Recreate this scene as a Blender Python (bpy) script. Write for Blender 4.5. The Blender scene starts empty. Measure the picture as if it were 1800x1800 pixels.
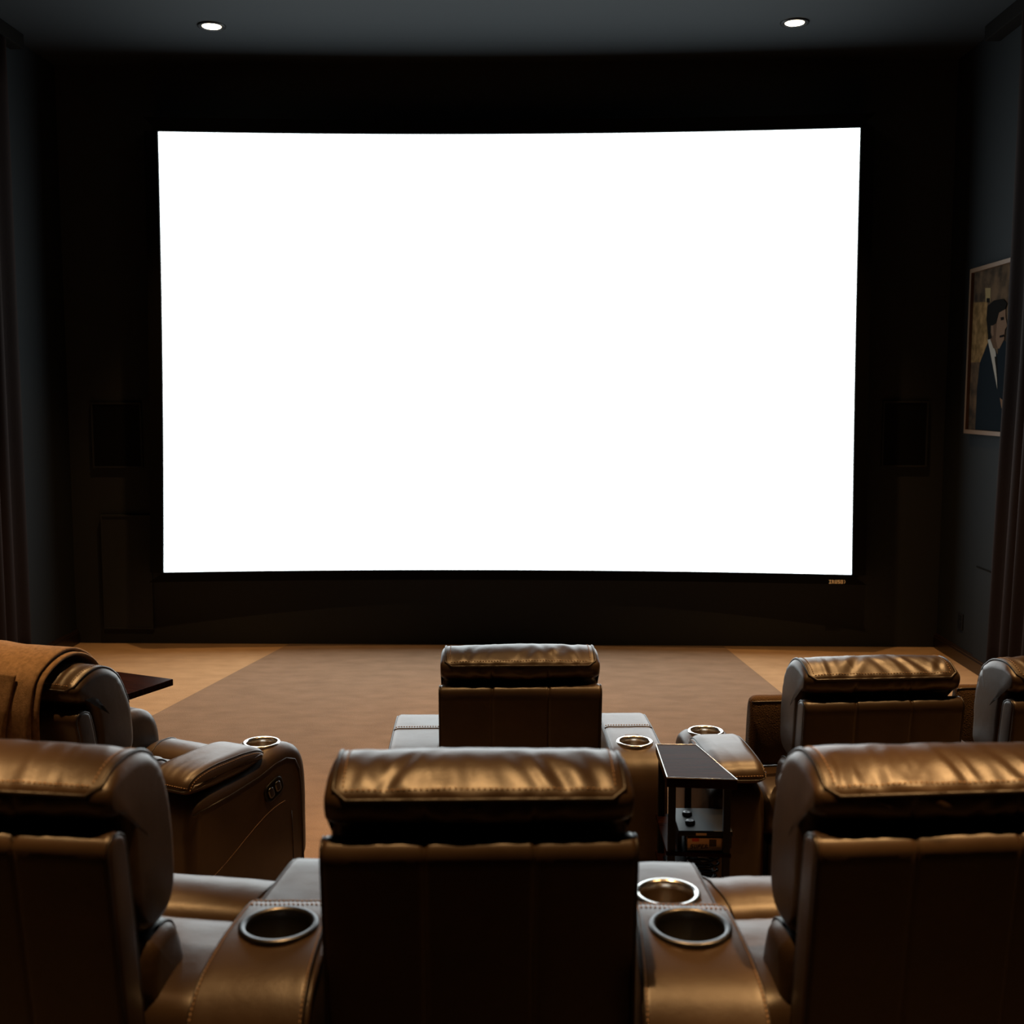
import bpy, bmesh, math, random
from mathutils import Vector, noise, Matrix
random.seed(7)
PI = math.pi
COL = bpy.context.scene.collection

# ------------------------------------------------------------------ materials
def mat(name, color, rough=.5, metal=0., spec=.5, emit=None, emit_strength=0.):
    m = bpy.data.materials.new(name); m.use_nodes = True
    b = m.node_tree.nodes['Principled BSDF']
    b.inputs['Base Color'].default_value = (*color, 1)
    b.inputs['Roughness'].default_value = rough
    b.inputs['Metallic'].default_value = metal
    b.inputs['Specular IOR Level'].default_value = spec
    if emit:
        b.inputs['Emission Color'].default_value = (*emit, 1)
        b.inputs['Emission Strength'].default_value = emit_strength
    return m

def nodes(m):
    return m.node_tree.nodes, m.node_tree.links, m.node_tree.nodes['Principled BSDF']

def vary(m, c0, c1, scale, detail=4, stretch=(1, 1, 1), lo=.35, hi=.65, rough=None):
    n, l, b = nodes(m)
    tc = n.new('ShaderNodeTexCoord'); mp = n.new('ShaderNodeMapping'); mp.inputs['Scale'].default_value = stretch
    t = n.new('ShaderNodeTexNoise'); t.inputs['Scale'].default_value = scale; t.inputs['Detail'].default_value = detail
    r = n.new('ShaderNodeValToRGB')
    r.color_ramp.elements[0].position = lo; r.color_ramp.elements[0].color = (*c0, 1)
    r.color_ramp.elements[1].position = hi; r.color_ramp.elements[1].color = (*c1, 1)
    l.new(tc.outputs['Object'], mp.inputs[0]); l.new(mp.outputs[0], t.inputs['Vector'])
    l.new(t.outputs['Fac'], r.inputs[0]); l.new(r.outputs[0], b.inputs['Base Color'])
    if rough:
        q = n.new('ShaderNodeMapRange'); q.inputs['To Min'].default_value = rough[0]; q.inputs['To Max'].default_value = rough[1]
        l.new(t.outputs['Fac'], q.inputs['Value']); l.new(q.outputs[0], b.inputs['Roughness'])

def bump(m, kind, scale, strength, dist, stretch=(1, 1, 1)):
    n, l, b = nodes(m)
    tc = n.new('ShaderNodeTexCoord'); mp = n.new('ShaderNodeMapping'); mp.inputs['Scale'].default_value = stretch
    if kind == 'voronoi':
        t = n.new('ShaderNodeTexVoronoi'); t.feature = 'DISTANCE_TO_EDGE'; out = 'Distance'
    elif kind == 'wave':
        t = n.new('ShaderNodeTexWave'); out = 'Fac'
    else:
        t = n.new('ShaderNodeTexNoise'); t.inputs['Detail'].default_value = 5; out = 'Fac'
    t.inputs['Scale'].default_value = scale
    bp = n.new('ShaderNodeBump'); bp.inputs['Strength'].default_value = strength; bp.inputs['Distance'].default_value = dist
    l.new(tc.outputs['Object'], mp.inputs[0]); l.new(mp.outputs[0], t.inputs['Vector'])
    l.new(t.outputs[out], bp.inputs['Height'])
    prev = b.inputs['Normal'].links[0].from_socket if b.inputs['Normal'].links else None
    if prev: l.new(prev, bp.inputs['Normal'])
    l.new(bp.outputs[0], b.inputs['Normal'])

LEATHER = mat('brown_leather', (.04, .0235, .0125), .4, 0, .48)
vary(LEATHER, (.033, .019, .0098), (.048, .028, .0148), 6, 5, rough=(.34, .42))
bump(LEATHER, 'noise', 16, .12, .010)
bump(LEATHER, 'voronoi', 260, .2, .0010)
PIPE = mat('leather_piping', (.016, .0095, .006), .42)
THREAD = mat('tan_thread', (.34, .21, .115), .7)
CHROME = mat('brushed_steel', (.85, .83, .80), .22, 1.)
GUN = mat('dark_steel', (.12, .12, .125), .35, 1.)
WELL = mat('black_cup_lining', (.012, .011, .01), .35)
WELL2 = mat('steel_cup_lining', (.30, .22, .14), .35, 1.)
BLACK = mat('black_plastic', (.010, .010, .011), .4)
BLACK.node_tree.nodes['Principled BSDF'].inputs['IOR'].default_value = 1.25
MAHOG = mat('dark_mahogany', (.028, .010, .007), .25, 0, .3)
vary(MAHOG, (.008, .0028, .002), (.022, .008, .0055), 7, 6, (1, 14, 1))
MAHOG.node_tree.nodes['Principled BSDF'].inputs['IOR'].default_value = 1.06
WALL = mat('charcoal_wall_fabric', (.0074, .0092, .0105), .9, 0, .2)
bump(WALL, 'noise', 120, .3, .003, (1, 1, 5))
WALLF = mat('black_brown_wall_fabric', (.030, .032, .033), .95, 0, .1)
bump(WALLF, 'noise', 120, .3, .003, (5, 1, 1))
CEIL = mat('charcoal_ceiling_paint', (.0145, .0175, .020), .85, 0, .2)
bump(CEIL, 'noise', 90, .15, .002)
VELVET = mat('black_velvet', (.006, .0055, .005), .95, 0, .05)
GRILLE = mat('black_grille_cloth', (.005, .005, .005), .8, 0, .1)
SKIRT = mat('dark_wood_baseboard', (.014, .008, .0055), .3)
CURT = mat('dark_brown_velvet', (.0075, .0042, .0036), .8, 0, .08)
nn, ll, bb = nodes(CURT); bb.inputs['Sheen Weight'].default_value = .04; bb.inputs['Sheen Tint'].default_value = (.35, .2, .16, 1)
bump(CURT, 'noise', 60, .2, .004)
CARPET = mat('golden_brown_carpet', (.34, .235, .135), .95, 0, .1)
vary(CARPET, (.37, .24, .135), (.47, .31, .175), 5, 8, (1, 2.0, 1), .28, .72)
bump(CARPET, 'noise', 260, .7, .006)
CARPET_MID = mat('taupe_brown_carpet', (.21, .15, .105), .95, 0, .1)
vary(CARPET_MID, (.205, .142, .098), (.265, .185, .13), 5, 8, (1, 2.0, 1), .28, .72)
bump(CARPET_MID, 'noise', 260, .7, .006)
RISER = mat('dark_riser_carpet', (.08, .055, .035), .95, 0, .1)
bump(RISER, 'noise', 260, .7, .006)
WOOL = mat('camel_wool', (.32, .19, .09), .95, 0, .1)
nn, ll, bb = nodes(WOOL); bb.inputs['Sheen Weight'].default_value = .25; bb.inputs['Sheen Tint'].default_value = (.8, .6, .4, 1)
vary(WOOL, (.22, .14, .078), (.32, .205, .118), 60, 4)
bump(WOOL, 'noise', 420, .8, .004); bump(WOOL, 'wave', 130, .3, .002, (0, 0, 1))
WEAVE = mat('brown_woven_fabric', (.085, .05, .026), .9, 0, .15)
bump(WEAVE, 'voronoi', 130, .8, .004)
CARD = mat('cardboard', (.62, .42, .24), .8)
RED = mat('red_label', (.55, .07, .03), .6)
INK = mat('dark_ink', (.04, .025, .015), .7)
GOLD = mat('gold_badge', (.95, .78, .52), .4, 0, .5)
WHITE = mat('cream_label', (.55, .42, .28), .6)
PICF = mat('walnut_picture_frame', (.085, .046, .022), .5)
SCREEN = mat('lit_screen', (.8, .8, .8), .9, 0, 0, (.86, .97, 1.0), 3.5)
LAMP = mat('warm_lamp_lens', (.9, .9, .9), .5, 0, 0, (1., .80, .52), 14)

# ------------------------------------------------------------------ mesh helpers
def link(name, bm, m, parent=None, smooth=True, loc=None, rot=None):
    me = bpy.data.meshes.new(name)
    bmesh.ops.recalc_face_normals(bm, faces=bm.faces[:])
    bm.to_mesh(me); bm.free()
    for p in me.polygons: p.use_smooth = smooth
    for x in (m if isinstance(m, (list, tuple)) else [m]): me.materials.append(x)
    o = bpy.data.objects.new(name, me); COL.objects.link(o)
    if parent: o.parent = parent
    if loc is not None: o.location = loc
    if rot is not None: o.rotation_euler = rot
    return o

def thing(name, label, cat, loc=(0, 0, 0), rz=0., group=None):
    o = bpy.data.objects.new(name, None); COL.objects.link(o)
    o.empty_display_size = .1
    o.location = loc; o.rotation_euler = (0, 0, rz)
    return tag(o, label, cat, group)

def tag(o, label, cat, group=None, kind=None):
    o['label'] = label; o['category'] = cat
    if group: o['group'] = group
    if kind: o['kind'] = kind
    return o

def struct(o, label=None, cat=None):
    o['kind'] = 'structure'
    if label: o['label'] = label
    if cat: o['category'] = cat
    return o

def box(bm, a, b, mi=0, bevel=0.):
    x0, y0, z0 = a; x1, y1, z1 = b
    v = [bm.verts.new(p) for p in ((x0,y0,z0),(x1,y0,z0),(x1,y1,z0),(x0,y1,z0),(x0,y0,z1),(x1,y0,z1),(x1,y1,z1),(x0,y1,z1))]
    fs = [bm.faces.new([v[i] for i in f]) for f in ((3,2,1,0),(4,5,6,7),(0,1,5,4),(1,2,6,5),(2,3,7,6),(3,0,4,7))]
    for f in fs: f.material_index = mi
    if bevel:
        es = list({e for f in fs for e in f.edges})
        r = bmesh.ops.bevel(bm, geom=es, offset=bevel, segments=2, affect='EDGES', profile=.5)
        for f in r['faces']: f.material_index = mi
    return bm

def prism(bm, poly, z0, z1, mi=0, bevel=0.):
    lo = [bm.verts.new((x, y, z0)) for x, y in poly]; hi = [bm.verts.new((x, y, z1)) for x, y in poly]
    n = len(poly)
    fs = [bm.faces.new(lo[::-1]), bm.faces.new(hi)]
    for i in range(n): fs.append(bm.faces.new((lo[i], lo[(i+1) % n], hi[(i+1) % n], hi[i])))
    for f in fs: f.material_index = mi
    if bevel:
        bmesh.ops.bevel(bm, geom=list({e for f in fs for e in f.edges}), offset=bevel, segments=2, affect='EDGES', profile=.5)

def loft(bm, rings, cap=True, closed=True, mi=0):
    vs = [[bm.verts.new(p) for p in r] for r in rings]
    m = len(rings[0])
    for a, b in zip(vs, vs[1:]):
        for j in range(m if closed else m-1):
            f = bm.faces.new((a[j], a[(j+1) % m], b[(j+1) % m], b[j])); f.material_index = mi
    if cap:
        for r in (vs[0], vs[-1]):
            c = Vector((0, 0, 0))
            for v in r: c += v.co
            cv = bm.verts.new(c / m)
            for j in range(m):
                f = bm.faces.new((r[j], r[(j+1) % m], cv)); f.material_index = mi
    return vs

def tube(bm, pts, r, seg=7, mi=0, closed=False):
    pts = [Vector(p) for p in pts]; rings = []
    up0 = None
    n = len(pts)
    for i, p in enumerate(pts):
        if closed: t = pts[(i+1) % n] - pts[i-1]
        else: t = pts[min(i+1, n-1)] - pts[max(i-1, 0)]
        t.normalize()
        if up0 is None:
            up0 = Vector((0, 0, 1)) if abs(t.z) < .9 else Vector((1, 0, 0))
        s = t.cross(up0); s.normalize(); u = s.cross(t); u.normalize(); up0 = u
        rings.append([p + (s*math.cos(a) + u*math.sin(a))*r for a in [2*PI*k/seg for k in range(seg)]])
    if closed: rings.append(rings[0])
    loft(bm, rings, cap=not closed, mi=mi)

def dashes(bm, pts, step=.011, ln=.0065, r=.0013):
    pts = [Vector(p) for p in pts]; d = 0.; nxt = 0.
    for a, b in zip(pts, pts[1:]):
        L = (b-a).length
        if L < 1e-6: continue
        t = (b-a)/L
        while nxt < d + L:
            c = a + t*(nxt-d)
            s = t.cross(Vector((.3, .2, .9))); s.normalize(); u = s.cross(t)
            e0, e1 = c - t*ln/2, c + t*ln/2
            ra = [e0 + (s*math.cos(k*PI/2) + u*math.sin(k*PI/2))*r for k in range(4)]
            rb = [e1 + (s*math.cos(k*PI/2) + u*math.sin(k*PI/2))*r for k in range(4)]
            va = [bm.verts.new(p) for p in ra]; vb = [bm.verts.new(p) for p in rb]
            for k in range(4): bm.faces.new((va[k], va[(k+1) % 4], vb[(k+1) % 4], vb[k]))
            bm.faces.new(va[::-1]); bm.faces.new(vb)
            nxt += step
        d += L

def smooth_poly(p, it=2):
    for _ in range(it):
        q = []
        n = len(p)
        for i in range(n):
            a, b = p[i], p[(i+1) % n]
            q.append((a[0]*.75+b[0]*.25, a[1]*.75+b[1]*.25)); q.append((a[0]*.25+b[0]*.75, a[1]*.25+b[1]*.75))
        p = q
    return p

def resample(p, m):
    n = len(p); L = [0]
    for i in range(n):
        a, b = p[i], p[(i+1) % n]; L.append(L[-1] + math.hypot(b[0]-a[0], b[1]-a[1]))
    out = []
    i = 0
    for k in range(m):
        t = L[-1]*k/m
        while L[i+1] < t: i += 1
        a, b = p[i], p[(i+1) % n]; w = (t-L[i])/max(1e-9, L[i+1]-L[i])
        out.append((a[0]+(b[0]-a[0])*w, a[1]+(b[1]-a[1])*w))
    return out

def normals2(r):
    n = len(r); area = sum(r[i][0]*r[(i+1) % n][1]-r[(i+1) % n][0]*r[i][1] for i in range(n))
    s = 1 if area > 0 else -1
    out = []
    for i in range(n):
        a, b = r[i-1], r[(i+1) % n]; dx, dy = b[0]-a[0], b[1]-a[1]; L = math.hypot(dx, dy) or 1
        out.append((s*dy/L, -s*dx/L))
    return out

class Cushion:
    """A closed side profile (y, z) swept along x with rounded ends, soft crown, seam grooves and leather folds."""
    def __init__(s, prof, x0, x1, r=.04, m=72, nx=30, sm=2, amp=0., seed=0., groove=(), gdepth=.005, gtest=None, crown=0., zmid=0., warp=None, fold=(16, 5), creases=(), inset_smooth=0):
        s.ring = resample(smooth_poly(prof, sm), m); s.nrm = normals2(s.ring); s.m = m
        s.inset = s.nrm
        if inset_smooth:
            k_ = inset_smooth; s.inset = []
            for j in range(m):
                v = Vector((0, 0))
                for i in range(-k_, k_+1): v += Vector(s.nrm[(j+i) % m])
                s.inset.append(tuple(v/(2*k_+1)))
        s.x0, s.x1, s.r, s.amp, s.seed = x0, x1, r, amp, seed
        s.groove, s.gdepth, s.gtest, s.crown, s.zmid, s.warp, s.fold, s.creases = groove, gdepth, gtest, crown, zmid, warp, fold, creases
        st = []
        K = 6
        for k in range(K+1):
            a = PI/2*k/K; st.append((x0 + r*(1-math.cos(a)), r*(1-math.sin(a))))
        xs = [x0+r+(x1-x0-2*r)*k/nx for k in range(1, nx)]
        for g in groove: xs += [g-.012, g-.005, g-.002, g, g+.002, g+.005, g+.012]
        xs = sorted(x for x in xs if x0+r < x < x1-r)
        mid = [(x, 0.) for x in xs]
        s.st = st + mid + [(x0+x1-x, d) for x, d in st[::-1]]
    def pt(s, x, d, j, off=0.):
        y, z = s.ring[j]; ny, nz = s.nrm[j]
        o = off
        if s.amp:
            e = min(x-s.x0, s.x1-x)/(.5*(s.x1-s.x0)); w = .45 + .9*max(0., 1-e*2.2)
            q = noise.noise(Vector((x*s.fold[0]+s.seed, y*s.fold[1], z*s.fold[1]+s.seed*.7)))
            q2 = 1-2*abs(noise.noise(Vector((x*s.fold[0]*1.3+z*9+s.seed*2, y*7+x*4, z*4-3))))
            q3 = noise.noise(Vector((x*5, y*5+s.seed, z*5)))
            o += s.amp*w*(.7*q + .5*(q2-.4)) + s.amp*.6*q3
        if s.creases:
            P = Vector((x, y, z))
            for p0, p1, wd, dp in s.creases:
                ab = p1-p0; u_ = max(0., min(1., (P-p0).dot(ab)/ab.length_squared)); dd = (P-(p0+ab*u_)).length
                if dd < wd*4:
                    f_ = math.sin(PI*(.12+.76*u_))
                    o += dp*f_*(-math.exp(-(dd/wd)**2) + .55*math.exp(-((dd-1.9*wd)/wd)**2))
        for g in s.groove:
            if s.gtest is None or s.gtest(y, z):
                a = abs(x-g)
                if a < .007: o -= s.gdepth*(1-a/.007)
        t = (x-s.x0)/(s.x1-s.x0)*2-1
        iy, iz = s.inset[j]
        yy, zz = y+ny*o-iy*d, z+nz*o-iz*d
        if z > s.zmid: zz += s.crown*(1-t*t)*min(1., (z-s.zmid)/.08)
        p = (x, yy, zz)
        return s.warp(p) if s.warp else p
    def build(s, bm, mi=0):
        loft(bm, [[s.pt(x, d, j) for j in range(s.m)] for x, d in s.st], mi=mi)
    def near(s, y, z):
        return min(range(s.m), key=lambda j: (s.ring[j][0]-y)**2 + (s.ring[j][1]-z)**2)
    def along(s, j, off=.001, skip=4):
        return [s.pt(x, d, j, off) for x, d in s.st[skip:len(s.st)-skip]]
    def around(s, ja, jb, k, off=.001, via=None):
        x, d = s.st[k]
        step = 1 if ((jb-ja) % s.m) <= s.m/2 else -1
        if via: step = via
        out = []; j = ja
        while True:
            out.append(s.pt(x, d, j, off))
            if j == jb: break
            j = (j+step) % s.m
        return out

def pipe(pts, r, parent, name='piping', m=None):
    bm = bmesh.new(); tube(bm, pts, r, 6); return link(name, bm, m or PIPE, parent)

def cut(o, cutters):
    for c in cutters:
        md = o.modifiers.new('cut', 'BOOLEAN'); md.object = c; md.operation = 'DIFFERENCE'; md.solver = 'EXACT'
    dg = bpy.context.evaluated_depsgraph_get(); dg.update()
    me = bpy.data.meshes.new_from_object(o.evaluated_get(dg))
    o.modifiers.clear(); old = o.data; o.data = me; me.name = o.name
    bpy.data.meshes.remove(old)

def cylinder(x, y, z0, z1, r, seg=48):
    bm = bmesh.new()
    loft(bm, [[(x+r*math.cos(2*PI*k/seg), y+r*math.sin(2*PI*k/seg), z) for k in range(seg)] for z in (z0, z1)])
    return bm

def lathe(bm, prof, cx=0, cy=0, seg=48, mis=None):
    rings = [[(cx+r*math.cos(2*PI*k/seg), cy+r*math.sin(2*PI*k/seg), z) for k in range(seg)] for r, z in prof]
    vs = [[bm.verts.new(p) for p in r] for r in rings]
    for i, (a, b) in enumerate(zip(vs, vs[1:])):
        for j in range(seg):
            f = bm.faces.new((a[j], a[(j+1) % seg], b[(j+1) % seg], b[j])); f.material_index = mis[i] if mis else 0

def cup_holder(parent, x, y, z, r, rim, lining, w=.014):
    bm = bmesh.new()
    prof = [(r, z-.004), (r+.001, z+.003), (r-.003, z+.0065), (r-w+.003, z+.0055), (r-w, z+.001), (r-w-.001, z-.012), (r-w-.004, z-.085), (.6*r, z-.09), (.001, z-.09)]
    lathe(bm, prof, x, y, 56, [0, 0, 0, 0, 0, 1, 1, 1])
    return link('cup_holder', bm, [rim, lining], parent)

# ------------------------------------------------------------------ room shell
XL, XR, YF, YB, H = -3.6, 3.07, 8.68, -2.6, 4.37
def slab(name, a, b, m):
    return struct(link(name, box(bmesh.new(), a, b), m, None, False))
slab('floor', (XL-.2, YB-.2, -.12), (XR+.2, YF+.2, 0), CARPET)
slab('ceiling', (XL-.2, YB-.2, H), (XR+.2, YF+.2, H+.12), CEIL)
slab('wall_front', (XL-.2, YF, 0), (XR+.2, YF+.15, H), WALLF)
slab('wall_back', (XL-.2, YB-.15, 0), (XR+.2, YB, H), WALL)
slab('wall_left', (XL-.15, YB, 0), (XL, YF, H), WALL)
slab('wall_right', (XR, YB, 0), (XR+.15, YF, H), WALL)
RZ = .262
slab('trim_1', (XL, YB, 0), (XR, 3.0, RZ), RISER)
for nm, sx, x in (('baseboard_left', 1, XL), ('baseboard_right', -1, XR)):
    bm = bmesh.new()
    pr = [(0, .001), (.024, .001), (.024, .082), (.018, .092), (.018, .098), (.010, .108), (0, .110)]
    loft(bm, [[(x+sx*a, yy, b) for a, b in pr] for yy in (3.02, YF)], cap=True)
    struct(link(nm, bm, SKIRT, None, False))
# boxed curtain tracks where the ceiling meets the side walls
for nm, x0, x1, y1 in (('trim_2', XL, -3.50, 7.95), ('trim_3', 2.965, XR, 7.92)):
    bm = box(bmesh.new(), (x0, 4.6, H-.10), (x1, y1, H-.001), 0, .006)
    struct(link(nm, bm, VELVET, None, False))

# central carpet area, a thin tapered slab in a darker tone
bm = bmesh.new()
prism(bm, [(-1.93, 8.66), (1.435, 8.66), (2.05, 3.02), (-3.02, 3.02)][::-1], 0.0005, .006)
tag(link('carpet_area', bm, CARPET_MID, None, False), 'wide darker taupe area of the carpet running from the seats to the screen wall', 'carpet')

# ------------------------------------------------------------------ screen
S = thing('projection_screen', 'huge glowing white curved projection screen in a black frame on the front wall', 'screen', (-.25, 8.56, .6))
sx0, sy0, sz0 = S.location
def sl(v): return -2.813 + .107*v - .048*v*v
def sr(v): return 2.335 - .060*v + .024*v*v
def spt(u, v, dy=0., ox=0., oz=0.):
    xl, xr = sl(v), sr(v); x = xl + (xr-xl)*(u+1)/2 + ox
    y = 8.56 - .14*u*u + dy
    z = .608 + v*(3.829-.608) - .006*u*u*(1-v) + oz
    return (x-sx0, y-sy0, z-sz0)
bm = bmesh.new()
NU, NV = 48, 14
g = [[bm.verts.new(spt(-1+2*i/NU, j/NV)) for i in range(NU+1)] for j in range(NV+1)]
gb = [[bm.verts.new(spt(-1+2*i/NU, j/NV, .01)) for i in range(NU+1)] for j in range(NV+1)]
for j in range(NV):
    for i in range(NU):
        bm.faces.new((g[j][i], g[j][i+1], g[j+1][i+1], g[j+1][i]))
        bm.faces.new((gb[j][i], gb[j+1][i], gb[j+1][i+1], gb[j][i+1])).material_index = 1
link('screen_surface', bm, [SCREEN, VELVET], S)
bm = bmesh.new()
def bar(inner, outer, n):
    rings = []
    for k in range(n+1):
        t = k/n
        i0, o0 = inner(t), outer(t)
        i1 = (i0[0], 8.675-sy0, i0[2]); o1 = (o0[0], 8.675-sy0, o0[2])
        f = Vector(i0)+Vector((0, -.022, 0)); q = Vector(o0)+Vector((0, -.012, 0))
        rings.append([i0, f, q, o1, i1])
    loft(bm, rings)
bar(lambda t: spt(-1+2*t, 1, -.003), lambda t: spt(-1+2*t, 1, -.003, .10*(2*t-1), .10), 40)
bar(lambda t: spt(-1+2*t, 0, -.003), lambda t: spt(-1+2*t, 0, -.003, .11*(2*t-1), -.075), 40)
bar(lambda t: spt(-1, t, -.003), lambda t: spt(-1, t, -.003, -.10), 14)
bar(lambda t: spt(1, t, -.003), lambda t: spt(1, t, -.003, .10), 14)
link('frame', bm, VELVET, S, False)

FONT = {'I': ['111', '010', '010', '010', '111'], 'R': ['110', '101', '110', '101', '101'], 'U': ['101', '101', '101', '101', '111'],
        'S': ['111', '100', '111', '001', '111'], 'O': ['111', '101', '101', '101', '111'], 'P': ['111', '101', '111', '100', '100'],
        'E': ['111', '100', '110', '100', '111'], 'X': ['101', '101', '010', '101', '101'], 'V': ['101', '101', '101', '101', '010']}
def letters(bm, text, w, h, gap, put, slant=0.):
    x = 0.
    for ch in text:
        for r, row in enumerate(FONT[ch]):
            for c, b in enumerate(row):
                if b == '1':
                    a0, a1 = x+c*w/3, x+(c+1)*w/3; b1, b0 = h*(5-r)/5, h*(4-r)/5
                    q = [put(a+slant*bq, bq, d) for d in (0, 1) for a, bq in ((a0, b0), (a1, b0), (a1, b1), (a0, b1))]
                    v = [bm.verts.new(p) for p in q]
                    for f in ((0,1,2,3), (7,6,5,4), (0,4,5,1), (1,5,6,2), (2,6,7,3), (3,7,4,0)): bm.faces.new([v[i] for i in f])
        x += w+gap
bm = bmesh.new()
u0 = .90
lx, ly, lz = spt(.905, 0, -.022)
letters(bm, 'IRUSO', .0165, .027, .005, lambda a, b, d: (2.166-sx0+a, 8.408-sy0-d*.005, .537-sz0+b))
tube(bm, [(2.277-sx0, 8.405-sy0, .563-sz0), (2.283-sx0, 8.405-sy0, .555-sz0), (2.283-sx0, 8.405-sy0, .546-sz0), (2.277-sx0, 8.405-sy0, .539-sz0)], .0025, 5)
lg = link('logo', bm, GOLD, S, False); lg['label'] = 'small gold lettered maker badge'

# ------------------------------------------------------------------ ceiling downlights
for x, y, lab in ((-2.171, 7.797, 'round recessed downlight glowing in the ceiling above the left end of the screen'),
                  (1.685, 7.814, 'round recessed downlight glowing in the ceiling above the right end of the screen')):
    d = thing('recessed_downlight', lab, 'ceiling light', (x, y, H), 0, 'recessed ceiling downlights')
    bm = bmesh.new()
    lathe(bm, [(.060, -.0005), (.062, -.006), (.080, -.012), (.092, -.010), (.095, -.001)])
    link('trim_ring', bm, BLACK, d)
    bm = bmesh.new()
    lathe(bm, [(.064, -.003), (.060, -.0075), (.04, -.009), (.001, -.0095)])
    link('lens', bm, LAMP, d)

# ------------------------------------------------------------------ wall speakers, hatch, outlet
def wall_panel(name, x0, x1, z0, z1, label, cat, group=None, proud=.022, gm=GRILLE):
    t = thing(name, label, cat, ((x0+x1)/2, YF, z0), 0, group)
    w = (x1-x0)/2; h = z1-z0; f = .012
    bm = bmesh.new()
    box(bm, (-w, -proud, 0), (-w+f, -.001, h)); box(bm, (w-f, -proud, 0), (w, -.001, h))
    box(bm, (-w+f, -proud, 0), (w-f, -.001, f)); box(bm, (-w+f, -proud, h-f), (w-f, -.001, h))
    link('frame', bm, WALLF, t, False)
    bm = box(bmesh.new(), (-w+f, -proud+.006, f), (w-f, -.001, h-f))
    link('grille', bm, gm, t, False)
wall_panel('wall_speaker', -3.417, -3.03, 1.375, 1.872, 'square black speaker grille on the front wall left of the screen', 'speaker', 'wall speakers')
wall_panel('wall_speaker', 2.60, 2.94, 1.39, 1.885, 'square black speaker grille on the front wall right of the screen', 'speaker', 'wall speakers')
wall_panel('bass_speaker', -3.37, -2.985, .119, 1.01, 'tall dark speaker panel low on the front wall at the left of the screen', 'speaker', None, .03, WALLF)
t = thing('access_panel', 'low charcoal access panel in the right wall beside the curtain', 'panel', (XR, 7.62, .085))
bm = bmesh.new(); box(bm, (-.004, -.32, 0), (-.001, .32, .66)); link('reveal', bm, VELVET, t, False)
bm = bmesh.new(); box(bm, (-.012, -.308, .012), (-.004, .308, .648), 0, .002); link('panel', bm, WALL, t, False)
t = thing('power_outlet', 'small black outlet plate low on the right wall near the front corner', 'outlet', (XR, 8.19, .30))
bm = box(bmesh.new(), (-.010, -.045, -.058), (-.001, .045, .058), 0, .003); link('plate', bm, BLACK, t, False)
bm = bmesh.new()
for zz in (-.026, .026): box(bm, (-.0125, -.018, zz-.017), (-.0095, .018, zz+.017))
link('socket', bm, GRILLE, t, False)

# ------------------------------------------------------------------ framed painting on the right wall (s runs towards the camera)
PY, PX = 8.17, XR
P = thing('framed_painting', 'framed painting of a dark-suited man on the right wall beside the curtain', 'picture', (PX, PY, 1.66))
S1, PH, FW = 1.02, 1.145, .028
bm = bmesh.new()
def fr(s0, s1, z0, z1): box(bm, (-.045, -s1, z0), (-.001, -s0, z1))
fr(0, S1, 0, FW); fr(0, S1, PH-FW, PH); fr(0, FW, FW, PH-FW); fr(S1-FW, S1, FW, PH-FW)
link('frame', bm, PICF, P, False)
def pm(n, c): return mat('paint_'+n, tuple(v*.42 for v in c), .75, 0, 0)
BG = mat('paint_background', (.06, .042, .03), .7, 0, 0); vary(BG, (.018, .014, .011), (.060, .038, .023), 9, 6)
GO = mat('paint_ochre', (.17, .10, .042), .7, 0, 0); vary(GO, (.06, .036, .015), (.14, .083, .036), 14, 6)
SU = mat('paint_navy_suit', (.006, .008, .010), .75, 0, 0)
pmats = [BG, GO, pm('pale_yellow', (.30, .22, .11)), pm('dark', (.015, .014, .013)), SU, pm('skin', (.19, .115, .075)), pm('shade_skin', (.11, .065, .042)), pm('shirt', (.38, .34, .29)), pm('slate', (.020, .024, .027))]
bm = bmesh.new()
box(bm, (-.024, -S1+FW, FW), (-.001, -FW, PH-FW))
bm2 = bmesh.new()
layer = [0]
def poly(pts, mi):
    layer[0] += 1
    d = -.024 - .0006*layer[0]
    v = [bm2.verts.new((d, -max(FW+.002, min(S1-FW-.002, s)), max(FW+.002, z-1.66))) for s, z in pts]
    f = bm2.faces.new(v); f.material_index = mi
poly([(0, 2.574), (.285, 2.557), (.327, 2.252), (.206, 2.155), (0, 2.157)], 1)
poly([(.237, 2.655), (.331, 2.646), (.335, 2.553), (.253, 2.56)], 2)
poly([(.269, 2.584), (.325, 2.579), (.328, 2.55), (.272, 2.555)], 3)
poly([(.50, 2.26), (1.0, 2.28), (1.0, 2.10), (.50, 2.10)], 8)
poly([(.324, 2.281), (.197, 2.148), (.168, 1.964), (.165, 1.681), (1.0, 1.681), (1.0, 1.95), (.86, 2.20), (.70, 2.26), (.565, 2.289), (.528, 2.229), (.496, 2.195)], 4)
poly([(.323, 2.30), (.362, 2.33), (.468, 2.211), (.521, 1.969), (.371, 2.222)], 7)
poly([(.453, 2.183), (.494, 2.185), (.53, 1.969), (.485, 2.104)], 3)
poly([(.45, 2.46), (.60, 2.50), (.61, 2.43), (.64, 2.375), (.606, 2.353), (.60, 2.29), (.53, 2.234), (.43, 2.24), (.372, 2.30), (.372, 2.36)], 5)
poly([(.43, 2.40), (.47, 2.42), (.46, 2.30), (.50, 2.24), (.43, 2.24), (.372, 2.30), (.372, 2.36)], 6)
poly([(.298, 2.527), (.405, 2.557), (.56, 2.555), (.62, 2.52), (.60, 2.485), (.50, 2.47), (.46, 2.402), (.404, 2.391), (.372, 2.35), (.40, 2.31), (.34, 2.30), (.292, 2.441)], 3)
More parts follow.
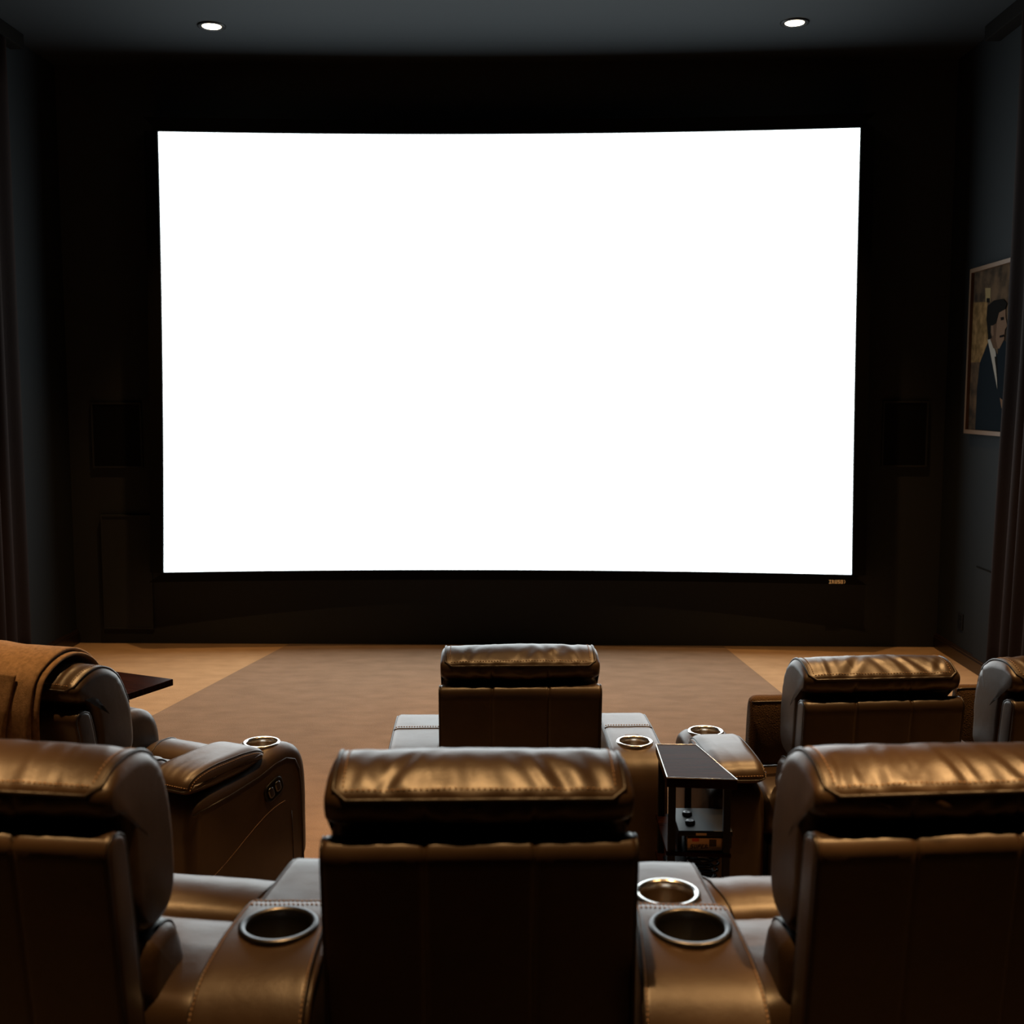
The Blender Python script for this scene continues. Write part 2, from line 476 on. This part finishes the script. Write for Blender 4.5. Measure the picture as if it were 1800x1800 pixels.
poly([(.376, 2.393), (.416, 2.391), (.432, 2.326), (.402, 2.32), (.381, 2.35)], 5)
poly([(.533, 2.436), (.58, 2.437), (.585, 2.418), (.54, 2.416)], 3)
poly([(.53, 2.318), (.60, 2.322), (.60, 2.308), (.535, 2.304)], 3)
poly([(.58, 1.912), (.625, 1.898), (.66, 1.863), (.613, 1.842)], 5)
link('canvas', bm, BG, P, False)
link('painted_figure', bm2, pmats, P, False)

# ------------------------------------------------------------------ curtains
def curtain(name, xw, sgn, y1, y0, label, seed, lam, amp, lean=0.):
    bm = bmesh.new()
    ny, nz = int((y1-y0)/.012), 14
    def pt(i, k, off):
        y = y1-(y1-y0)*i/ny; z = .012+(H-.115-.012)*k/nz
        ph = (y1-y)/lam*2*PI
        a = amp*(.85+.35*noise.noise(Vector((y*3, seed, z*.25))))*(1.1-.25*z/H)
        x = xw + sgn*(amp*1.25 + a*math.sin(ph + .5*noise.noise(Vector((y*1.5, z*.35, seed)))) + off)
        yy = y + .02*math.sin(ph*.5+z*.3)
        if i == 0: x = xw + sgn*(.03+off)
        yy += lean*max(0., 1-z/2.2)
        return (x, yy, z)
    fr_ = [[bm.verts.new(pt(i, k, .008)) for i in range(ny+1)] for k in range(nz+1)]
    bk = [[bm.verts.new(pt(i, k, 0)) for i in range(ny+1)] for k in range(nz+1)]
    for k in range(nz):
        for i in range(ny):
            bm.faces.new((fr_[k][i], fr_[k][i+1], fr_[k+1][i+1], fr_[k+1][i]))
            bm.faces.new((bk[k][i], bk[k+1][i], bk[k+1][i+1], bk[k][i+1]))
        bm.faces.new((fr_[k][0], fr_[k+1][0], bk[k+1][0], bk[k][0])); bm.faces.new((fr_[k][ny], bk[k][ny], bk[k+1][ny], fr_[k+1][ny]))
    for k in (0, nz):
        for i in range(ny): bm.faces.new((fr_[k][i], bk[k][i], bk[k][i+1], fr_[k][i+1]))
    tag(link(name, bm, CURT), label, 'curtain', 'velvet side curtains')
curtain('curtain', XR-.045, -1, 7.30, 5.0, 'dark brown velvet curtain hanging on the right wall beside the painting', 3., .165, .034, .13)
curtain('curtain', XL+.03, 1, 7.66, 5.0, 'dark brown velvet curtain hanging on the left wall behind the blanketed seat', 9., .18, .036)

# ------------------------------------------------------------------ recliner seats
SHELL = [(-.262, .07), (-.345, .795), (-.352, .828), (-.345, .854), (-.318, .863), (-.285, .854), (-.268, .828), (-.19, .12), (-.19, .07)]
UPPER = [(-.245, .66), (-.25, .85), (-.266, .874), (-.316, .884), (-.331, .904), (-.334, .926), (-.326, .947), (-.25, .982), (-.165, .977), (-.095, .925), (-.06, .84), (-.045, .74), (-.05, .65), (-.09, .60), (-.20, .595)]
LUMBAR = [(-.21, .44), (-.215, .585), (-.14, .605), (-.075, .592), (-.045, .53), (-.025, .46), (-.06, .42), (-.16, .42)]
SEATP = [(-.22, .30), (-.22, .46), (-.12, .492), (.05, .495), (.145, .482), (.165, .44), (.165, .33), (.12, .30)]
LEGP = [(.17, .20), (.172, .44), (.20, .482), (.27, .498), (.35, .488), (.395, .45), (.405, .38), (.40, .20), (.37, .17), (.19, .17)]

def hinge(deg, y=-.15, z=.42):
    return Matrix.Translation((0, y, z)) @ Matrix.Rotation(math.radians(deg), 4, 'X') @ Matrix.Translation((0, -y, -z))

LEFT_BACK = Matrix.Translation((-.09, -.085, 0)) @ Matrix.Translation((.28, -.33, 0)) @ Matrix.Rotation(math.radians(8), 4, 'Z') @ Matrix.Translation((-.28, .33, 0)) @ hinge(5)

def recliner(label, x, y, z, deg, seed, seat=(-.285, .285), half=.29, group='leather recliners', wr=1., pose=None):
    t = thing('recliner', label, 'recliner', (x, y, z), math.radians(deg), group)
    # outer back shell
    c = Cushion(SHELL, -half, half, .016, 72, 12, 2, .0012, seed, (-half*.345, half*.345), .004, lambda yy, zz: yy < -.25, fold=(7, 4))
    bm = bmesh.new(); c.build(bm); sh = link('back_shell', bm, LEATHER, t)
    ja, jb = c.near(-.262, .07), c.near(-.21, .12)
    jt = c.near(-.318, .872)
    for k in (3, len(c.st)-4):
        step = 1 if ((jt-ja) % c.m) < c.m/2 else -1
        pipe(c.around(ja, jb, k, .001, step), .0032, sh)
    # head and back cushion
    hw = half-.007
    sd = seed*13.7
    rnd = random.Random(int(seed*100)); cr = []
    for e in (-1, 1):
        for q in range(3):                                   # puckers fanning out of the corners of the top panel
            xx = hw-.035-.055*q-rnd.uniform(0, .03)
            cr.append((Vector((e*xx, -.325, .935)), Vector((e*(xx-rnd.uniform(.0, .07)), rnd.uniform(-.27, -.2), .978)), rnd.uniform(.008, .016), rnd.uniform(.0006, .0045)*wr))
        for q in range(4):                                   # slack folds under the seam
            xx = hw-.075-.05*q-rnd.uniform(0, .03)
            cr.append((Vector((e*xx, -.325, .925)), Vector((e*(xx-rnd.uniform(.04, .13)), -.30, .885)), rnd.uniform(.008, .013), rnd.uniform(.004, .008)*wr))
        for q in range(7):                                   # short pleats along the side gusset
            zz = .93-.045*q-rnd.uniform(0, .015)
            cr.append((Vector((e*hw, -.07+.03*(q == 0), zz)), Vector((e*hw, -.17, zz-.01)), rnd.uniform(.006, .009), rnd.uniform(.003, .006)*wr))
    for q in range(int(3*wr)):
        xx = rnd.uniform(-.2, .2)
        cr.append((Vector((xx, -.322, .94)), Vector((xx+rnd.uniform(-.05, .05), -.25, .978)), rnd.uniform(.010, .02), rnd.uniform(.001, .004)*wr))
    c = Cushion(UPPER, -hw, hw, .036, 120, 88, 2, .0042*wr, sd, (-half*.345, half*.345), .0035, lambda yy, zz: yy < -.24 and zz < .922, .012, .93, creases=cr, inset_smooth=11)
    bm = bmesh.new(); c.build(bm); up = link('headrest', bm, LEATHER, t)
    js, jf = c.near(-.333, .931), c.near(-.056, .80)
    top = c.near(-.2, .985)
    st = 1 if ((top-js) % c.m) < c.m/2 else -1
    n = len(c.st); k0 = 4
    def seam(off):
        a = c.around((js+2*st) % c.m, jf, k0, off, st)[::-1]
        b = c.around((js+2*st) % c.m, jf, n-1-k0, off, st)
        return a + [c.pt(x_, d_, js, off) for x_, d_ in c.st[7:n-7]] + b
    bm = bmesh.new(); tube(bm, seam(.0015), .0042, 7); link('piping', bm, PIPE, up)
    bm = bmesh.new()
    jq = (js+2*st) % c.m
    dashes(bm, [c.pt(x_, d_, jq, .0008) for x_, d_ in c.st[7:n-7]], .0105, .006, .0013)
    dashes(bm, c.around((jq+st) % c.m, jf, k0+2, .0008, st), .0105, .006, .0013); dashes(bm, c.around((jq+st) % c.m, jf, n-3-k0, .0008, st), .0105, .006, .0013)
    s_ = link('stitching', bm, THREAD, up); s_['label'] = 'tan contrast stitching'
    # lumbar cushion
    c = Cushion(LUMBAR, -half-.005, half+.005, .04, 56, 26, 2, .006*wr, sd+3)
    bm = bmesh.new(); c.build(bm); lu = link('lumbar_cushion', bm, LEATHER, t)
    jl = (c.near(-.14, .605), c.near(-.03, .47)); s2 = 1 if ((jl[1]-jl[0]) % c.m) < c.m/2 else -1
    for k in (4, len(c.st)-5): pipe(c.around(jl[0], jl[1], k, .001, s2), .0035, lu)
    if pose:
        for o_ in (sh, up): o_.matrix_local = pose
        lu.location = (pose.translation.x*.3, pose.translation.y*.2, 0)
    # seat and leg rest
    c = Cushion(SEATP, seat[0], seat[1], .045, 60, 26, 2, .005*wr, sd+5, crown=.008, zmid=.44)
    bm = bmesh.new(); c.build(bm); link('seat', bm, LEATHER, t)
    c = Cushion(LEGP, seat[0]+.004, seat[1]-.004, .035, 64, 26, 2, .004*wr, sd+8, crown=.006, zmid=.44)
    bm = bmesh.new(); c.build(bm); lr = link('leg_rest', bm, LEATHER, t)
    xa = seat[1]-.07; xb = seat[0]+.07
    for xc, sg in ((xa, 1), (xb, -1)):
        q = []
        for k in range(13):
            a = k/12; xx = xc + sg*.035*math.sin(a*PI/2); yy = .185+.21*a
            j = min((j for j in range(c.m) if c.ring[j][1] > .40), key=lambda j: abs(c.ring[j][0]-yy))
            q.append(c.pt(xx if abs(xx) < abs(xc)+.06 else xx, 0, j, .001))
        pipe(q, .003, lr)
    bm = box(bmesh.new(), (seat[0]+.02, -.22, .0), (seat[1]-.02, .30, .31), 0, .01)
    link('base', bm, BLACK, t, False)
    return t

NOSE = [(-.30, .03), (-.30, .48), (-.26, .545), (-.02, .555), (.08, .580), (.17, .604), (.25, .600), (.305, .565), (.335, .49), (.34, .36), (.335, .03)]
PAD = [(-.315, .555), (-.305, .605), (-.25, .632), (-.1, .642), (.03, .640), (.085, .622), (.105, .598), (.09, .575), (.0, .553), (-.2, .547)]
SLAB = [(-.34, .03), (-.345, .44), (-.325, .53), (-.26, .585), (-.15, .598), (.20, .600), (.265, .590), (.29, .55), (.295, .45), (.29, .03)]

def armrest(t, cx, hw, style, cup=None, side=0, seed=1.):
    prof = NOSE if style == 'nose' else SLAB
    c = Cushion(prof, cx-hw, cx+hw, .03 if style == 'slab' else .045, 84, 12, 2, .0025, seed*7)
    bm = bmesh.new(); c.build(bm); a = link('armrest', bm, LEATHER, t)
    hole = None
    if cup:
        hole = link('cutter', cylinder(cup[0], cup[1], .495, .8, cup[2]-.004), BLACK, t)
        cut(a, [hole])
        bpy.data.objects.remove(hole)
        zt = c.ring[min((j for j in range(c.m) if c.ring[j][1] > .5), key=lambda j: abs(c.ring[j][0]-cup[1]))][1]
        cup_holder(a, cup[0], cup[1], zt-.002, cup[2], CHROME, WELL2, .013)
    if style == 'nose':
        p = Cushion(PAD, cx-hw*.98, cx+hw*.98, .04, 60, 22, 2, .005, seed*3)
        bm = bmesh.new(); p.build(bm); link('arm_pad', bm, LEATHER, a)
        n = len(p.st)
        j0, j1 = p.near(-.31, .58), p.near(.10, .60)
        jt = p.near(-.1, .642); s1 = 1 if ((jt-j0) % p.m) < p.m/2 else -1
        pipe(p.around(j0, j1, 3, .0005, s1)[::-1] + p.along(j0, .0005, 4) + p.around(j0, j1, n-4, .0005, s1), .0026, a)
        bm = bmesh.new()
        for k in (2, n-3): dashes(bm, p.around(j0, j1, k, .001, s1), .0105, .006, .0012)
        dashes(bm, p.along((j0+s1) % p.m, .001, 3), .0105, .006, .0012)
        link('stitching', bm, THREAD, a)
    else:
        n = len(c.st)
        j0, j1 = c.near(-.345, .30), c.near(.29, .45); jt = c.near(0, .6); s1 = 1 if ((jt-j0) % c.m) < c.m/2 else -1
        for k in (3, n-4): pipe(c.around(j0, j1, k, .0005, s1), .003, a)
        pipe(c.along(c.near(.03, .6), .0005, 3), .003, a)
        for yy in (.022, .04):
            bm = bmesh.new(); dashes(bm, c.along(c.near(yy, .6), .001, 3), .0105, .006, .0013); link('stitching', bm, THREAD, a)
    if side:
        xo = cx+side*(hw+.0005)
        pipe([(xo, y_, z_) for y_, z_ in ((-.29, .49), (-.1, .505), (.05, .525), (.14, .548), (.20, .553), (.25, .535), (.275, .49), (.285, .42), (.29, .25), (.292, .06))], .0035, a, 'panel_seam')
        pipe([(xo, y_, z_) for y_, z_ in ((.225, .34), (.232, .25), (.235, .05))], .0018, a, 'panel_seam')
        bm = bmesh.new()
        q = []
        for k in range(41):
            u = k/40; q.append((xo, -.30+.49*u, .225+.165*(u*u*(3-2*u))))
        dashes(bm, q, .0085, .0065, .0012); link('stitching', bm, THREAD, a)
        # oval switch panel with two buttons
        bm = bmesh.new()
        def oval(xx, cy, cz, ry, rz, tilt=.35):
            return [(xx, cy+ry*math.copysign(abs(math.cos(b))**.6, math.cos(b))*math.cos(tilt)-rz*math.copysign(abs(math.sin(b))**.6, math.sin(b))*math.sin(tilt),
                     cz+ry*math.copysign(abs(math.cos(b))**.6, math.cos(b))*math.sin(tilt)+rz*math.copysign(abs(math.sin(b))**.6, math.sin(b))*math.cos(tilt)) for b in [2*PI*k/36 for k in range(36)]]
        cy, cz = .125, .455
        loft(bm, [oval(xo-side*.004, cy, cz, .052, .036), oval(xo+side*.004, cy, cz, .052, .036), oval(xo+side*.006, cy, cz, .046, .030), oval(xo+side*.003, cy, cz, .043, .027)])
        cp = link('control_panel', bm, BLACK, a)
        for dy in (-.019, .019):
            bm = bmesh.new(); loft(bm, [oval(xo+side*.003, cy+dy, cz+dy*.36, .0155, .021), oval(xo+side*.008, cy+dy, cz+dy*.36, .0145, .020), oval(xo+side*.009, cy+dy, cz+dy*.36, .010, .015)])
            link('control_button', bm, GUN, a)
    return a

# rear row on the riser
recliner('leather recliner in the middle of the nearest row, seen from straight behind', -.118, 2.32, RZ, 2.5, 1., (-.285, .283))
recliner('leather recliner of the nearest row, cut off by the left edge of the picture', -1.02, 2.35, RZ, -7, 2., (-.30, .40), .29)
recliner('leather recliner cut off by the right edge of the picture in the nearest row', .757, 2.375, RZ, 6, 3.1, (-.355, .30), .29, wr=1.25)
# front row on the carpet
FZ = .0065
fc = recliner('leather recliner standing in the middle of the front row with two flat arms', -.078, 4.408, FZ, 3, 4.4, (-.285, .315), .30)
armrest(fc, -.395, .105, 'slab', None, 0, 1.)
armrest(fc, .445, .105, 'slab', (.445, -.165, .07), 0, 2.)
fl = recliner('leather recliner draped with a camel blanket, turned inwards at the left of the front row', -1.521, 4.2335, FZ, -27, 5.2, (-.22, .33), .28, pose=LEFT_BACK)
armrest(fl, .435, .105, 'nose', (.435, .185, .07), 1, 3.)
armrest(fl, -.335, .105, 'nose', None, 0, 4.).location = (0, 0, .03)
frt = recliner('leather recliner of the front row with the small side table at its left arm', 1.176, 4.248, FZ, 6, 6.3, (-.385, .29), .29)
armrest(frt, -.495, .10, 'nose', (-.495, .19, .07), 0, 5.)
armrest(frt, .362, .06, 'nose', None, 0, 6.)
recliner('leather recliner cut off by the right edge, front row, its headrest leather pulled askew', 1.89, 4.28, FZ, 8, 7.7, (-.245, .29), .29, wr=1.9)

# ------------------------------------------------------------------ wedge consoles of the rear row
CONS = [(0, .01), (0, .40), (.02, .50), (.08, .565), (.18, .590), (.62, .598), (.675, .585), (.70, .54), (.71, .45), (.71, .01)]
LID = [(-.004, .36), (-.006, .43), (.014, .515), (.078, .585), (.18, .612), (.33, .620), (.385, .612), (.397, .603), (.385, .594), (.2, .588), (.09, .56), (.035, .49), (.02, .42), (.02, .36)]
def console(label, ox, oy, rear, front, cups):
    t = thing('seat_console', label, 'console', (ox, oy, RZ), 0, 'leather consoles between the nearest seats')
    (ra, rb), (fa, fb) = rear, front
    def warp(p):
        w = max(-.1, min(1.05, p[1]/.71)); a = ra+(fa-ra)*w; b = rb+(fb-rb)*w
        return ((a+b)/2 + p[0]*(b-a)/2, p[1], p[2])
    def warp_r(p): return warp(p)
    c = Cushion(CONS, -.98, .98, .18, 84, 12, 2, 0., 0., warp=None)
    c = Cushion(CONS, -.098, .098, .018, 84, 12, 2, .002, ox*9, warp=lambda p: warp((p[0]*10, p[1], p[2])))
    bm = bmesh.new(); c.build(bm); body = link('console_body', bm, LEATHER, t)
    d = Cushion(LID, -.1005, .1005, .010, 84, 14, 2, .0025, ox*5+2, warp=lambda p: warp((p[0]*10, p[1], p[2])))
    bm = bmesh.new(); d.build(bm); lid = link('console_lid', bm, LEATHER, t)
    for i, (cx, cy, r, rim, lin, on) in enumerate(cups):
        h = link('cutter', cylinder(cx, cy, .49, .8, r-.004), BLACK, t)
        cut(body, [h])
        if on == 'lid': cut(lid, [h])
        bpy.data.objects.remove(h)
        cup_holder(t, cx, cy, .616 if on == 'lid' else .595, r, rim, lin)
    n = len(d.st)
    j0, j1 = d.near(-.004, .37), d.near(.395, .605); jt = d.near(.2, .613); s1 = 1 if ((jt-j0) % d.m) < d.m/2 else -1
    pipe(d.around(j0, j1, 3, .0008, s1) + d.along(j1, .0005, 4) + d.around(j0, j1, n-4, .0008, s1)[::-1], .0032, lid)
    bm = bmesh.new()
    for k in (4, n-5): dashes(bm, d.around(j0, j1, k, .001, s1), .0095, .006, .0013)
    dashes(bm, d.along((j1-s1) % d.m, .0012, 3), .0095, .006, .0013); dashes(bm, d.along((j1-3*s1) % d.m, .0012, 3), .0095, .006, .0013)
    link('stitching', bm, THREAD, lid)
    n = len(c.st)
    j0, j1 = c.near(.30, .592), c.near(.71, .40); jt = c.near(.62, .598); s1 = 1 if ((jt-j0) % c.m) < c.m/2 else -1
    for k in (3, n-4): pipe(c.around(j0, j1, k, .0008, s1), .003, body)
    return t
console('leather console with one bright and one dark cup holder, right of the middle seat', .30, 1.885, (-.108, .122), (-.085, .060),
        [(.003, .272, .081, GUN, WELL, 'lid'), (-.020, .470, .071, CHROME, WELL2, 'body')])
console('leather console showing a single dark cup holder, left of the middle seat', -.52, 1.885, (-.112, .102), (-.042, .095),
        [(.010, .262, .078, GUN, WELL, 'lid')])

# ------------------------------------------------------------------ throw blanket over the left front seat
def ribbon(bm, path, x0, x1, th, seed, jag=0.):
    pts = resample_open(path, 60)
    rings = []
    for i, (y, z) in enumerate(pts):
        a, b = pts[max(0, i-1)], pts[min(len(pts)-1, i+1)]; dy, dz = b[0]-a[0], b[1]-a[1]; L = math.hypot(dy, dz) or 1
        ny, nz = -dz/L, dy/L
        if ny*(y+.2)+nz*(z-.8) < 0: ny, nz = -ny, -nz
        ring = []
        NX = 26
        def q(u, o):
            x = x0+(x1-x0)*u + jag*(i/60-.4)
            w = .006*noise.noise(Vector((x*9+seed, z*3, y*3)))
            return (x, y+ny*(o+w), z+nz*(o+w))
        top = [q(k/NX, th) for k in range(NX+1)]; bot = [q(k/NX, 0) for k in range(NX, -1, -1)]
        e1 = q(1, th/2); e0 = q(0, th/2)
        rings.append(top + [(e1[0]+th*.5, e1[1], e1[2])] + bot + [(e0[0]-th*.5, e0[1], e0[2])])
    loft(bm, rings)
def resample_open(p, m):
    for _ in range(3):
        q = [p[0]]
        for a, b in zip(p, p[1:]):
            q.append((a[0]*.75+b[0]*.25, a[1]*.75+b[1]*.25)); q.append((a[0]*.25+b[0]*.75, a[1]*.25+b[1]*.75))
        p = q + [p[-1]]
    L = [0]
    for a, b in zip(p, p[1:]): L.append(L[-1]+math.hypot(b[0]-a[0], b[1]-a[1]))
    out = []; i = 0
    for k in range(m):
        t = L[-1]*k/(m-1)
        while i < len(L)-2 and L[i+1] < t: i += 1
        w = (t-L[i])/max(1e-9, L[i+1]-L[i]); a, b = p[i], p[i+1]
        out.append((a[0]+(b[0]-a[0])*w, a[1]+(b[1]-a[1])*w))
    return out
def drape(o, zb, zf=.62):
    return [(-.045+o*.6, zf), (-.045+o*.6, .80), (-.075+o*.7, .945+o*.5), (-.16, 1.012+o), (-.25, 1.018+o), (-.345-o, .975+o*.6), (-.372-o, .91), (-.388-o, .85), (-.392-o-(.85-zb)*.07, zb)]
bm = bmesh.new()
ribbon(bm, drape(.0, .46), -.335, .155, .011, 1.)
ribbon(bm, drape(.0135, .45), -.345, .132, .011, 2.)
ribbon(bm, drape(.0265, .50)[5:], -.34, .035, .009, 3., -.07)
bl = tag(link('throw_blanket', bm, WOOL), 'folded camel brown wool throw blanket draped over the left front recliner', 'blanket')
bl.matrix_world = Matrix.Translation((-1.521, 4.2335, FZ)) @ Matrix.Rotation(math.radians(-27), 4, 'Z') @ LEFT_BACK

# ------------------------------------------------------------------ woven cushions beside the right front seat
def cushion_thing(label, loc, rz, w, h, th, tilt):
    pr = [(-th/2, .02), (-th/2-.005, h*.5), (-th/2+.006, h-.015), (0, h), (th/2-.006, h-.015), (th/2+.005, h*.5), (th/2, .02), (0, 0)]
    t = thing('woven_cushion', label, 'cushion', loc, rz)
    c = Cushion(pr, -w/2, w/2, th*.32, 56, 16, 2, .004, loc[0]*4)
    bm = bmesh.new(); c.build(bm); o = link('cover', bm, WEAVE, t); o.rotation_euler = (tilt, 0, 0)
    j = c.near(-th/2+.006, h-.012)
    bm = bmesh.new(); tube(bm, c.along(j, .0005, 3), .0035, 6); q = link('piping', bm, PIPE, t); q.rotation_euler = (tilt, 0, 0)
    return t
cushion_thing('brown woven cushion standing on the seat against the back of the right front recliner', (.915, 4.33, .492), math.radians(6), .21, .29, .075, .10)
cushion_thing('brown woven cushion on the seat cut off by the right edge, front row', (1.715, 4.375, .502), math.radians(5), .20, .31, .07, .03)

# ------------------------------------------------------------------ side tables with dark glossy tops
def side_table(label, loc, rz, poly, th, legs, shelf_z, shelf, strip=True):
    t = thing('side_table', label, 'side table', loc, rz, 'dark wood side tables')
    z1 = legs[1]
    bm = bmesh.new(); prism(bm, poly, z1, z1+th, 0, .003); link('table_top', bm, MAHOG, t, False)
    if strip: bm = bmesh.new(); tube(bm, [(x*.994, y*.994, z1+th+.0002) for x, y in poly], .0019, 6, 0, True); e = link('edge_strip', bm, CHROME, t); e['label'] = 'thin polished metal edge strip'
    for x, y in legs[0]:
        bm = box(bmesh.new(), (x-.012, y-.012, 0), (x+.012, y+.012, z1), 0, .002); link('leg', bm, BLACK, t, False)
    if strip:
        bm = bmesh.new(); prism(bm, shelf, .252, .268, 0, .002); link('shelf', bm, MAHOG, t, False)
    if shelf:
        bm = bmesh.new(); prism(bm, shelf, shelf_z-.016, shelf_z, 0, .002); link('shelf', bm, MAHOG, t, False)
    return t
tp = [(-.115, -.17), (.115, -.19), (.03, .19), (-.115, .19)]
side_table('small dark side table with a glossy tapered top, between the two front recliners', (.545, 3.835, FZ), 0, tp, .034,
           ([(-.095, -.15), (.085, -.165), (.0, .165), (-.095, .165)], .626), .405, [(-.113, -.165), (.10, -.18), (.02, .18), (-.113, .18)])
tl = [(-.17, -.15), (.17, -.15), (.17, .15), (-.17, .15)]
side_table('dark mahogany side table beyond the blanketed recliner at the left', (-1.86, 4.935, FZ), math.radians(-23.5), tl, .030,
           ([(-.15, -.115), (-.09, -.115), (-.09, .12), (-.15, .12)], .613), .2, [(-.165, -.13), (-.075, -.13), (-.075, .135), (-.165, .135)], False)
# black device on the shelf under the right table
d = thing('media_player', 'black media box with two round knobs on the shelf of the small side table', 'media box', (.565, 3.79, .412))
bm = bmesh.new(); box(bm, (-.092, -.115, .050), (.088, .10, .068), 0, .003)
for sx in (-.085, .081): box(bm, (sx-.007, -.09, 0), (sx+.007, .095, .050))
link('housing', bm, BLACK, d, False)
for kx, ky in ((-.045, .035), (-.045, -.045)):
    bm = bmesh.new(); lathe(bm, [(.017, .0675), (.0175, .072), (.015, .0775), (.009, .0785), (.001, .077)], kx, ky, 28); link('knob', bm, GUN, d)
bm = box(bmesh.new(), (-.035, -.1175, .054), (.0, -.1145, .062)); q = link('label_plate', bm, WHITE, d, False); q['label'] = 'small cream label on the front edge'
# cardboard box beneath it
c = thing('cardboard_box', 'small tan cardboard box with a red label, under the black media box', 'box', (.563, 3.70, .412))
bm = box(bmesh.new(), (-.06, -.022, .0), (.06, .06, .042), 0, .001); link('carton', bm, CARD, c, False)
bm = box(bmesh.new(), (-.045, -.0232, .031), (-.022, -.0219, .0425)); link('red_label', bm, RED, c, False)
bm = bmesh.new(); letters(bm, 'SUPER', .0095, .014, .0025, lambda a, b, dd: (-.052+a, -.0222-.0008*dd, .007+b), .25); link('lettering', bm, INK, c, False)
bm = bmesh.new(); box(bm, (.012, -.0228, .014), (.036, -.0219, .038)); link('picture_print', bm, INK, c, False)
# loose cable coils below
bm = bmesh.new(); pts = []
for k in range(90):
    a = k*.35; pts.append((.565+.045*math.cos(a)+.01*math.sin(k), 3.745+.05*math.sin(a), .275+.0010*k))
tube(bm, pts, .004, 6)
tag(link('cable_coil', bm, BLACK), 'heap of black cable coiled on the lower shelf of the small side table', 'cable')

# ------------------------------------------------------------------ lights: warm ceiling spots
def spot(x, y, power, size=70, blend=.5, tx=None, ty=None, r=.035, col=(1., .555, .215)):
    l = bpy.data.lights.new('ceiling_spot', 'SPOT'); l.energy = power; l.color = col
    l.spot_size = math.radians(size); l.spot_blend = blend; l.shadow_soft_size = r
    o = bpy.data.objects.new('ceiling_spot', l); COL.objects.link(o); o.location = (x, y, H-.03)
    tx = x if tx is None else tx; ty = y if ty is None else ty
    o.rotation_euler = (Vector((tx, ty, 0))-Vector((x, y, H-.03))).to_track_quat('-Z', 'Y').to_euler()
for x in (-2.171, 1.685):
    spot(x, 7.80, 170, 70, .8)
    spot(x, 5.85, 420, 78, .6)
    spot(x, 3.88, 430, 58, .4)
    spot(x, 2.02, 660, 50, .45)
spot(-.24, 3.92, 260, 42, .5)  # the two centre spots are unseen, added to light the middle seats
spot(-.24, 2.02, 440, 46, .5)

# ------------------------------------------------------------------ world, camera, view
sc = bpy.context.scene
w = bpy.data.worlds.new('dark_room'); sc.world = w; w.use_nodes = True
w.node_tree.nodes['Background'].inputs[0].default_value = (0, 0, 0, 1)
w.node_tree.nodes['Background'].inputs[1].default_value = 0
cam = bpy.data.cameras.new('camera'); co = bpy.data.objects.new('camera', cam); COL.objects.link(co)
co.location = (0, 0, 1.92); co.rotation_euler = (math.radians(90-5.8), 0, math.radians(1.29))
cam.sensor_width = 36; cam.lens = 40; cam.clip_start = .05
cam.dof.use_dof = True; cam.dof.focus_distance = 5.2; cam.dof.aperture_fstop = 3.6
sc.camera = co
sc.view_settings.view_transform = 'Standard'; sc.view_settings.look = 'None'
sc.view_settings.exposure = 0; sc.view_settings.gamma = 1; sc.view_settings.use_curve_mapping = False
